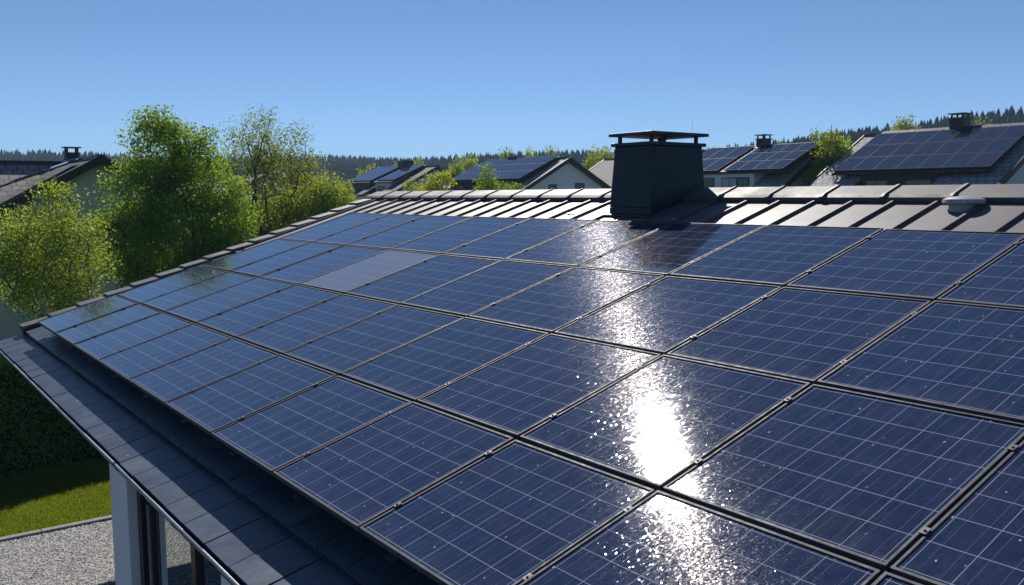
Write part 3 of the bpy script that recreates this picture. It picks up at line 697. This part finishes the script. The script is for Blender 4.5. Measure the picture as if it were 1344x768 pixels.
# belt of garden trees among the far houses: variants copied with crowns and trunks
protos = []
for q in range(4):
    rg = np.random.default_rng(50 + q)
    bl = [(0 + rg.normal(0, .5), rg.normal(0, .5), 3.6 + i * .75 + rg.normal(0, .2), 1.7 - .15 * i, 1.7 - .15 * i, 1.2) for i in range(4)]
    protos.append(tree('garden_tree', (0, 0, 0), bl, 'x', 'tree', ['leaf_yellow', 'leaf_green', 'leaf_olive', 'leaf_yellow'][q], 150, 34, .34, .13, .12, 'bark_dark', .35, nbr=18))
used = [False] * 4
belt = [  # x, top y, depth, width px, variant, label
 (455, 240, 70, 34, 2, 'dull green tree low at the left of the far dormered house'), (478, 226, 95, 36, 1, 'dark green tree behind the left corner of the dormered house'),
 (492, 218, 105, 34, 0, 'bright round tree peeping over the left solar roof'), (516, 216, 110, 26, 0, 'light green treetop left of the small dark chimney'),
 (596, 210, 88, 40, 0, 'leafy green tree right of the dormered house gable'), (618, 208, 95, 42, 3, 'yellow-green treetop touching the left end of the white gabled house'),
 (548, 212, 104, 30, 3, 'yellow-green treetop right of the small dark chimney'),
 (665, 198, 120, 26, 2, 'thin tall tree behind the chimney of the white gabled house'), (700, 197, 125, 26, 0, 'loose green treetop left of the white gable peak'),
 (722, 196, 125, 24, 2, 'sparse green treetop just left of the white gable peak'), (775, 197, 90, 36, 0, 'rounded green tree right of the white gable peak'),
 (797, 198, 88, 34, 3, 'light green tree between the white gable and the foreground chimney'),
 (928, 200, 90, 22, 1, 'green tree at the left end of the house right of the chimney'), (1022, 190, 110, 24, 2, 'low green treetop behind the ridge chimney of the dormered house on the right'),
 (1118, 186, 62, 34, 1, 'dark green tree beside the left verge of the right hand house'),
 (1192, 158, 130, 60, 2, 'pale airy treetop behind the ridge of the right hand house'), (1286, 160, 130, 34, 2, 'pale treetop right of the square chimney on the right hand house'),
 (300, 262, 60, 60, 1, 'green tree filling the gap behind the airy tree'), (385, 255, 62, 60, 0, 'green tree behind the low round tree'), (140, 300, 50, 60, 1, 'dark tree behind the tall dense tree')]
for (x, ty, d, w, q, lab) in belt:
    p = px(x, ty, d); H = p[2]; sc = H / 7.0; wd = w * d / 1170 / 4.2
    zz = float(terr(np.array(p[0]), np.array(p[1]))) if d > 110 else 0
    o = protos[q] if not used[q] else copy_tree(protos[q]); used[q] = True
    o.location = (p[0], p[1], zz); o.scale = (wd, wd, (H - zz) / 7.0); o.rotation_euler.z = random.uniform(0, 6); props(o, lab, 'tree', 'garden trees among the far houses')

# hedge: leafy block with a woody core
def hedge():
    d = flatpt(-4.49, 1.585, 0) - flatpt(-3.95, -.156, 0); d = np.array([d[0], d[1], 0]); d /= np.linalg.norm(d); nrm = np.array([d[1], -d[0], 0])
    if nrm @ RR < 0: nrm = -nrm
    o0 = flatpt(-3.95, -.156, 0); T = lambda a, b_, z: o0 + d * a + nrm * b_ + np.array([0, 0, z])
    e = empty('hedge', T(0, -.6, 0), 'clipped dark green hedge along the far side of the lawn', 'hedge')
    c = MB(); c.box(T, -9, 9, -1.05, -.14, .0, 1.98); c.build('hedge_core', mat_simple('hedge_core', (.012, .022, .008), 1), e)
    n = 60000; a = RNG.uniform(-4.5, 5.5, n); f = RNG.uniform(0, 1, n) < .62
    b_ = np.where(f, RNG.normal(-.08, .035, n), RNG.uniform(-1.1, -.06, n)); z = np.where(f, RNG.uniform(.02, 2.12, n), RNG.normal(2.10, .06, n))
    bulge = .06 * np.sin(a * 2.1) * np.sin(z * 3 + a) + .03 * np.sin(a * 7 + z * 5); b_ = b_ + np.where(f, bulge, 0); z = z + np.where(f, 0, bulge)
    P_ = o0 + a[:, None] * d + b_[:, None] * nrm; P_[:, 2] = z
    quads_object('hedge_leaves', leaves(P_, np.full(n, .02), 1, .034), M['leaf_hedge'], e)
hedge()

# ------------------------------------------------------------ neighbour houses
def far_house(name, apx, d, L, half, tilt, label, roofm, wallm, dormers=(), arrays=(), chim=None, dtilt=23, windows=(), group='houses of the neighbourhood', wing=None, chim_m='anthracite', cowl=True):
    A = px(apx[0], apx[1], d); base = np.array([A[0], A[1], 0]); tt = math.tan(R_(tilt)); H = A[2]
    e = empty(name, base, label, 'house', group)
    T = lambda a, s_, z: base + RR * a + SH * s_ + np.array([0, 0, z])
    zs = lambda s_: H - .06 - abs(s_) * tt                          # top of the tiles
    # roof: front slope is left open where a dormer stands
    rf = MB()
    def slope(a0, a1, s0, s1, th=.18):
        up_ = [(a0, s0), (a1, s0), (a1, s1), (a0, s1)]
        if s0 < 0: up_ = [(a0, s1), (a1, s1), (a1, s0), (a0, s0)]
        top = [T(a, s_, zs(s_)) for a, s_ in up_]; bot = [T(a, s_, zs(s_) - th) for a, s_ in up_]
        l = abs(s1 - s0) / math.cos(R_(tilt)); rf.face(top, [(up_[0][0], 0), (up_[1][0], 0), (up_[2][0], l), (up_[3][0], l)]); rf.face(bot[::-1])
        for i in range(4): j = (i + 1) % 4; rf.face([bot[i], bot[j], top[j], top[i]])
    cuts = sorted(dormers, key=lambda q: q[0]); a = -L
    for (d0, d1, ds, *_r) in cuts:
        slope(a, d0, -.003, -half); slope(d0, d1, -.003, -ds + .12); a = d1
    slope(a, 0, -.003, -half); slope(-L, 0, .003, half)
    roof_o = rf.build('roof', M[roofm], e)
    # verge trim on the near gable and ridge caps
    for sg in (-1, 1):
      for aa, ab in ((0, .07), (-L, -L - .07)):
        tr = MB(); pts = [(0.0, zs(0) + .05), (sg * half, zs(half) + .05), (sg * half, zs(half) - .24), (0.0, zs(0) - .24)]
        r0 = [T(aa, s_, z) for s_, z in pts]; r1 = [T(ab, s_, z) for s_, z in pts]; tr.prism(r0, r1); tr.build('verge_board', M['anthracite'], roof_o)
    rc = MB(); a = -L
    while a < -.05:
        b_ = min(a + .42, 0); rc.prism([T(a, -.16, zs(.16) + .01), T(a, -.10, zs(0) + .05), T(a, .10, zs(0) + .05), T(a, .16, zs(.16) + .01)], [T(b_, -.16, zs(.16) + .03), T(b_, -.10, zs(0) + .07), T(b_, .10, zs(0) + .07), T(b_, .16, zs(.16) + .03)]); a += .42
    rc.build('ridge_caps', M['tiles'] if roofm != 'tiles_dark' else M['verge'], roof_o)
    # walls: gabled shell
    w = MB(); hw = half - .45; zi = lambda s_: H - .26 - abs(s_) * tt
    for a in (-.35, -L + .35):
        w.prism([T(a, -hw, 0), T(a, hw, 0), T(a, hw, zi(hw)), T(a, 0, zi(0)), T(a, -hw, zi(hw))], [T(a - .25 if a > -L / 2 else a + .25, s_, z) for s_, z in ((-hw, 0), (hw, 0), (hw, zi(hw)), (0, zi(0)), (-hw, zi(hw)))])
    for sg in (-1, 1):
        w.box(T, -L + .601, -.601, min(sg * hw, sg * (hw - .25)), max(sg * hw, sg * (hw - .25)), 0, zi(hw) + (.0))
    w.build('wall', M[wallm], e)
    # gable windows
    for (s0, s1, z0, z1) in windows:
        f = MB(); f.box(T, -.36, -.32, s0, s1, z0, z1); wo = f.build('window', M['anthracite'], e)
        p = MB(); sm = (s0 + s1) / 2; p.box(T, -.319, -.315, s0 + .06, sm - .03, z0 + .06, z1 - .06); p.box(T, -.319, -.315, sm + .03, s1 - .06, z0 + .06, z1 - .06); p.build('pane', M['pane'], wo)
    # dormers: (a0, a1, depth, wall material, windows, overhang left, overhang right)
    dt = math.tan(R_(dtilt)); zd = lambda s_: H + .10 - abs(s_) * dt
    for (d0, d1, ds, wm, wins, ol, orr) in dormers:
        dm = MB(); dz = zd(ds) - .12
        dm.box(T, d0, d1, -ds, -ds + .2, 0, dz)
        for q in (d0, d1 - .2): dm.prism([T(q, -ds + .201, 1.5), T(q, -.25, 1.5), T(q, -.25, zd(.25) - .12), T(q, -ds + .201, zd(ds - .2) - .12)], [T(q + .2, -ds + .201, 1.5), T(q + .2, -.25, 1.5), T(q + .2, -.25, zd(.25) - .12), T(q + .2, -ds + .201, zd(ds - .2) - .12)])
        do = dm.build('dormer', M[wm], e)
        dr = MB(); D1 = ds + .12; dr.prism([T(d0 - ol, -D1, zd(D1) - .11), T(d1 + orr, -D1, zd(D1) - .11), T(d1 + orr, -.02, zd(.02) - .11), T(d0 - ol, -.02, zd(.02) - .11)], [T(d0 - ol, -D1, zd(D1)), T(d1 + orr, -D1, zd(D1)), T(d1 + orr, -.02, zd(.02)), T(d0 - ol, -.02, zd(.02))]); dr.build('dormer_roof', M['charcoal'], do)
        for (w0, w1, hz0, hz1, pm) in wins:
            f = MB(); f.box(T, w0, w1, -ds - .03, -ds - .001, dz - hz0, dz - hz1); f.build('window', M['anthracite'], do)
            p = MB(); wm_ = (w0 + w1) / 2
            for (q0, q1) in ((w0 + .05, wm_ - .025), (wm_ + .025, w1 - .05)): p.box(T, q0, q1, -ds - .036, -ds - .031, dz - hz0 + .05, dz - hz1 - .05)
            p.build('pane', M[pm], do)
    if chim:
        ca, cs, w_, hh = chim; c = MB(); z0 = zs(cs) - .6; z1 = H + hh
        c.box(T, ca - w_ / 2, ca + w_ / 2, cs - w_ / 2, cs + w_ / 2, z0, z1); co = c.build('chimney', M[chim_m], e)
        k = MB(); k.box(T, ca - w_ / 2 - .05, ca + w_ / 2 + .05, cs - w_ / 2 - .05, cs + w_ / 2 + .05, z1 + .001, z1 + .05)
        for i in (-1, 1) if cowl else ():
            for j in (-1, 1): k.box(T, ca + i * w_ * .4 - .03, ca + i * w_ * .4 + .03, cs + j * w_ * .4 - .03, cs + j * w_ * .4 + .03, z1 + .051, z1 + .22)
        if cowl: k.box(T, ca - w_ / 2 - .08, ca + w_ / 2 + .08, cs - w_ / 2 - .08, cs + w_ / 2 + .08, z1 + .221, z1 + .26); k.build('chimney_cowl', M['anthracite'], co)
    # solar arrays on the dormer roofs: (a0, a1, s0, s1, columns, rows)
    rn = {1: ['only'], 2: ['lower', 'upper'], 3: ['bottom', 'middle', 'top']}
    for ai, (a0, a1, s0, s1, nc, nr, ptxt) in enumerate(arrays):
        for r_ in range(nr):
            for c_ in range(nc):
                x0 = a0 + (a1 - a0) * c_ / nc + .02; x1 = a0 + (a1 - a0) * (c_ + 1) / nc - .02; y0 = -s1 + (s1 - s0) * r_ / nr + .012; y1 = -s1 + (s1 - s0) * (r_ + 1) / nr - .02
                ctr = T((x0 + x1) / 2, (y0 + y1) / 2, zd((y0 + y1) / 2) + .10); m = MB(); m.cur = 1
                g = lambda s_: zd(s_) + .10; ring0 = [T(x0, y0, g(y0) - .05), T(x1, y0, g(y0) - .05), T(x1, y1, g(y1) - .05), T(x0, y1, g(y1) - .05)]; ring1 = [T(x0, y0, g(y0)), T(x1, y0, g(y0)), T(x1, y1, g(y1)), T(x0, y1, g(y1))]
                m.prism(ring0, ring1); m.cur = 0; q = .014
                m.face([T(x0 + q, y0 + q, g(y0 + q) + .003), T(x1 - q, y0 + q, g(y0 + q) + .003), T(x1 - q, y1 - q, g(y1 - q) + .003), T(x0 + q, y1 - q, g(y1 - q) + .003)], [(0, 0), (6, 0), (6, 6), (0, 6)])
                o = m.build('solar_panel', [M['cells_far'], M['frame']], origin=ctr)
                props(o, 'solar panel %s, %s row, %s from left' % (ptxt, rn[nr][r_], ordn[c_]), 'solar panel', 'solar panels ' + ptxt)
    if wing:
        a0, wl_, wh = wing; wg = MB(); tw = math.tan(R_(34)); hx = 3.4
        # cross wing whose ridge runs towards the front, meeting the main ridge at a0
        zr = H - .10
        for sg in (-1, 1):
            top = [T(a0 + sg * hx, -wl_, zr - hx * tw), T(a0 + sg * hx, 0, zr - hx * tw), T(a0, 0, zr), T(a0, -wl_, zr)]
            if sg > 0: top = top
            l = hx / math.cos(R_(34)); wg.face(top if sg > 0 else top[::-1], [(0, 0), (wl_, 0), (wl_, l), (0, l)] if sg > 0 else [(0, l), (wl_, l), (wl_, 0), (0, 0)])
        wg.build('wing_roof', M['tiles_brown'], e)
        rc = MB(); rc.box(T, a0 - .13, a0 + .13, -wl_, 0, zr - .03, zr + .07); rc.build('wing_ridge_caps', M['anthracite'], e)
        wb = MB(); wb.box(T, a0 - hx + .3, a0 + hx - .3, -wl_ + .3, -1, 0, zr - hx * tw + .1); wb.build('wing_wall', M[wallm], e)
    return e, T, H
# white gabled house in the middle
far_house('neighbour_house', (748, 206), 60, 10.6, 4.7, 28, 'white gabled house with blue solar roof, left of the foreground chimney', 'tiles', 'plaster',
          dormers=[(-9.2, -2.6, 3.5, 'charcoal', [(-8.6, -7.5, 1.0, .2, 'pane'), (-5.6, -4.4, 1.0, .2, 'pane')], .4, 1.6)], arrays=[(-9.4, -.9, .15, 3.55, 5, 3, 'on the white gabled house')], chim=(-6.2, .2, .9, .22), cowl=False, dtilt=24.5,
          windows=[(-1.55, -.85, 5.05, 5.75), (.75, 1.6, 5.1, 5.85)])
far_house('neighbour_house', (575, 217), 80, 11.2, 4.9, 27, 'grey gabled house with two dormers carrying blue panels, behind the golden shrub', 'tiles_dark', 'grey_plaster',
          dormers=[(-10.8, -6.3, 3.5, 'charcoal', [(-10.2, -9.4, 1.6, .35, 'curtain')], .15, .15), (-5.2, -2.4, 3.5, 'grey_plaster', [(-4.8, -3.4, 1.5, .3, 'pane')], .2, .5)],
          arrays=[(-10.8, -6.2, .15, 3.45, 3, 2, 'on the left grey-house dormer'), (-5.1, -1.9, .15, 3.45, 2, 2, 'on the right grey-house dormer')], chim=(-5.9, .1, 1.1, .6), cowl=False, dtilt=23)
far_house('neighbour_house', (1085, 188), 45, 8.6, 4.6, 32, 'pale house with long dormer and tiled verge, just right of the foreground chimney', 'tiles', 'grey_plaster',
          dormers=[(-7.1, -1.9, 3.2, 'plaster', [(-6.6, -5.5, .85, .22, 'curtain'), (-5.3, -4.4, .85, .22, 'pane'), (-3.9, -2.9, .85, .22, 'curtain'), (-2.88, -2.15, .85, .22, 'pane')], .1, 1.8)],
          arrays=[(-7.2, -4.1, .3, 3.35, 3, 2, 'left on the long dormer'), (-3.7, -.1, .3, 3.35, 4, 3, 'right on the long dormer')], chim=(-3.9, .1, .55, .38), dtilt=24)
far_house('neighbour_house', (1384, 161), 38, 8.7, 5.4, 28.5, 'large tiled house with black dormer and a wide solar field at the right edge', 'tiles', 'plaster',
          dormers=[(-6.3, -2.7, 4.1, 'charcoal', [(-6.05, -4.95, .95, .3, 'pane'), (-4.15, -2.95, .95, .3, 'pane')], 1.4, 2.1)],
          arrays=[(-7.7, -.55, .5, 4.2, 7, 3, 'on the large right edge house')], chim=(-4.0, .0, .62, .42), dtilt=26.2)
far_house('neighbour_house', (133, 203), 30, 11, 5.0, 29, 'cream gabled house with dark verge at the left edge behind the trees', 'tiles_dark', 'cream',
          arrays=[], chim=(-6.4, .3, .46, .28), wing=(-6.2, 8.0, 0), chim_m='charcoal')
far_house('neighbour_house', (905, 203), 76, 10.5, 5, 28, 'tiled house half hidden behind the foreground chimney', 'tiles_dark', 'plaster')
far_house('neighbour_house', (352, 226), 72, 9, 4.5, 28, 'pale distant house glimpsed through the airy tree', 'tiles', 'plaster')
# thin strip of panels on the cream house roof
A = px(133, 203, 30); base = np.array([A[0], A[1], 0]); t29 = math.tan(R_(21))
for i in range(4):
    T = lambda a, s_, z: base + RR * a + SH * s_ + np.array([0, 0, z]); s0, s1 = -4.6 + i * 1.08, -4.6 + i * 1.08 + 1.04
    z = lambda s_: A[2] + .06 - abs(s_) * t29; m = MB(); m.cur = 1
    m.prism([T(-2.6, s0, z(s0) - .06), T(-1.35, s0, z(s0) - .06), T(-1.35, s1, z(s1) - .06), T(-2.6, s1, z(s1) - .06)], [T(-2.6, s0, z(s0)), T(-1.35, s0, z(s0)), T(-1.35, s1, z(s1)), T(-2.6, s1, z(s1))]); m.cur = 0
    m.face([T(-2.56, s0 + .03, z(s0 + .03) + .003), T(-1.39, s0 + .03, z(s0 + .03) + .003), T(-1.39, s1 - .03, z(s1 - .03) + .003), T(-2.56, s1 - .03, z(s1 - .03) + .003)], [(0, 0), (6, 0), (6, 6), (0, 6)])
    props(m.build('solar_panel', [M['cells_far'], M['frame_dark']], origin=T(-2, s0, z(s0))), 'blue panel in the strip on the cream house, %s from below' % ordn[i], 'solar panel', 'panel strip on the cream house')

# ------------------------------------------------------------ woods on the hills
def conifer_mesh(H, w, tiers, seed, sides=7):
    rg = np.random.default_rng(seed); tri = []
    for i in range(tiers):
        z0 = H * (.12 + .80 * i / tiers); z1 = min(H, z0 + H * 1.25 / tiers + .08 * H); r = w * (1 - i / tiers) ** .85 + .12
        off = rg.normal(0, .10, 2)
        ring = [(off[0] + r * rg.uniform(.55, 1.2) * math.cos(t), off[1] + r * rg.uniform(.55, 1.2) * math.sin(t), z0 + rg.normal(0, .02 * H)) for t in np.linspace(0, 2 * math.pi, sides, endpoint=False)]
        for k in range(sides): tri.append([ring[k], ring[(k + 1) % sides], (off[0], off[1], z1)])
    return np.array(tri)
kinds = [conifer_mesh(13, 2.5 + .4 * q, 5, q, 7) for q in range(5)] + [conifer_mesh(10, 3.3, 3, 9, 7), conifer_mesh(11, 3.0, 3, 10, 7)]
def rot(V, a):
    c, s_ = math.cos(a), math.sin(a); W_ = V.copy(); W_[..., 0] = V[..., 0] * c - V[..., 1] * s_; W_[..., 1] = V[..., 0] * s_ + V[..., 1] * c; return W_
parts = []
for i in range(10500):
    x = random.uniform(-260, 1560); rc = float(crest(np.array(x))); fr = random.uniform(.50, 1.04) if i % 3 else random.uniform(.93, 1.04)
    d = rc * fr; dep = d / math.sqrt(1 + ((x - 672) / 1170) ** 2); X_ = (x - 672) / 1170 * dep; Y_ = dep
    if x > 900 and fr > .97: continue
    z = float(terr(np.array(X_), np.array(Y_))); K = kinds[random.randrange(7)]; sc = random.uniform(.34, .62) if x < 620 else random.uniform(.34, .6)
    parts.append(rot(K, random.uniform(0, 6)) * sc + np.array([X_, Y_, z - .4]))
V = np.concatenate(parts)
props(quads_object('forest', V, M['conifer'], n=3), 'dark conifer forest covering the hills on the horizon', 'forest', kind='stuff')
cps = []
for q in range(4):
    K = conifer_mesh(12, 2.6 + .4 * q, 7, 30 + q, 9); o = quads_object('conifer_tree', K, M['conifer'], n=3); cps.append([o, False])
xx = 905.0
while xx < 1400:
    x = xx + random.uniform(-3, 3); rc = float(crest(np.array(x))); dep = rc * random.uniform(.97, 1.03) / math.sqrt(1 + ((x - 672) / 1170) ** 2); X_ = (x - 672) / 1170 * dep
    z = float(terr(np.array(X_), np.array(dep))); s = random.choice(cps); o = s[0] if not s[1] else s[0].copy()
    if s[1]: col.objects.link(o)
    s[1] = True; sc = random.uniform(.42, .72); o.location = (X_, dep, z - .4); o.scale = (sc, sc, sc); o.rotation_euler.z = random.uniform(0, 6)
    props(o, 'dark conifer in the skyline row on the hill right of the chimney', 'tree', 'skyline conifers right of the chimney'); xx += random.uniform(3.5, 7)
for s in cps:
    if not s[1]: bpy.data.objects.remove(s[0])

# ------------------------------------------------------------ air
hz = MB(); hz.box(lambda a, b_, c_: np.array([a, b_, c_]), -4200, 4200, -4200, 4200, -3, 75)
t = NT('haze'); t.t.nodes.remove(t.p); pv = t.n('VolumePrincipled'); pv.inputs['Color'].default_value = C(.55, .76, 1); pv.inputs['Density'].default_value = .00045; pv.inputs['Anisotropy'].default_value = 0
t.l(pv.outputs[0], t.out.inputs['Volume']); ho = hz.build('haze', t.mat); props(ho, 'thin blue air haze over the far hills', 'haze', kind='stuff')
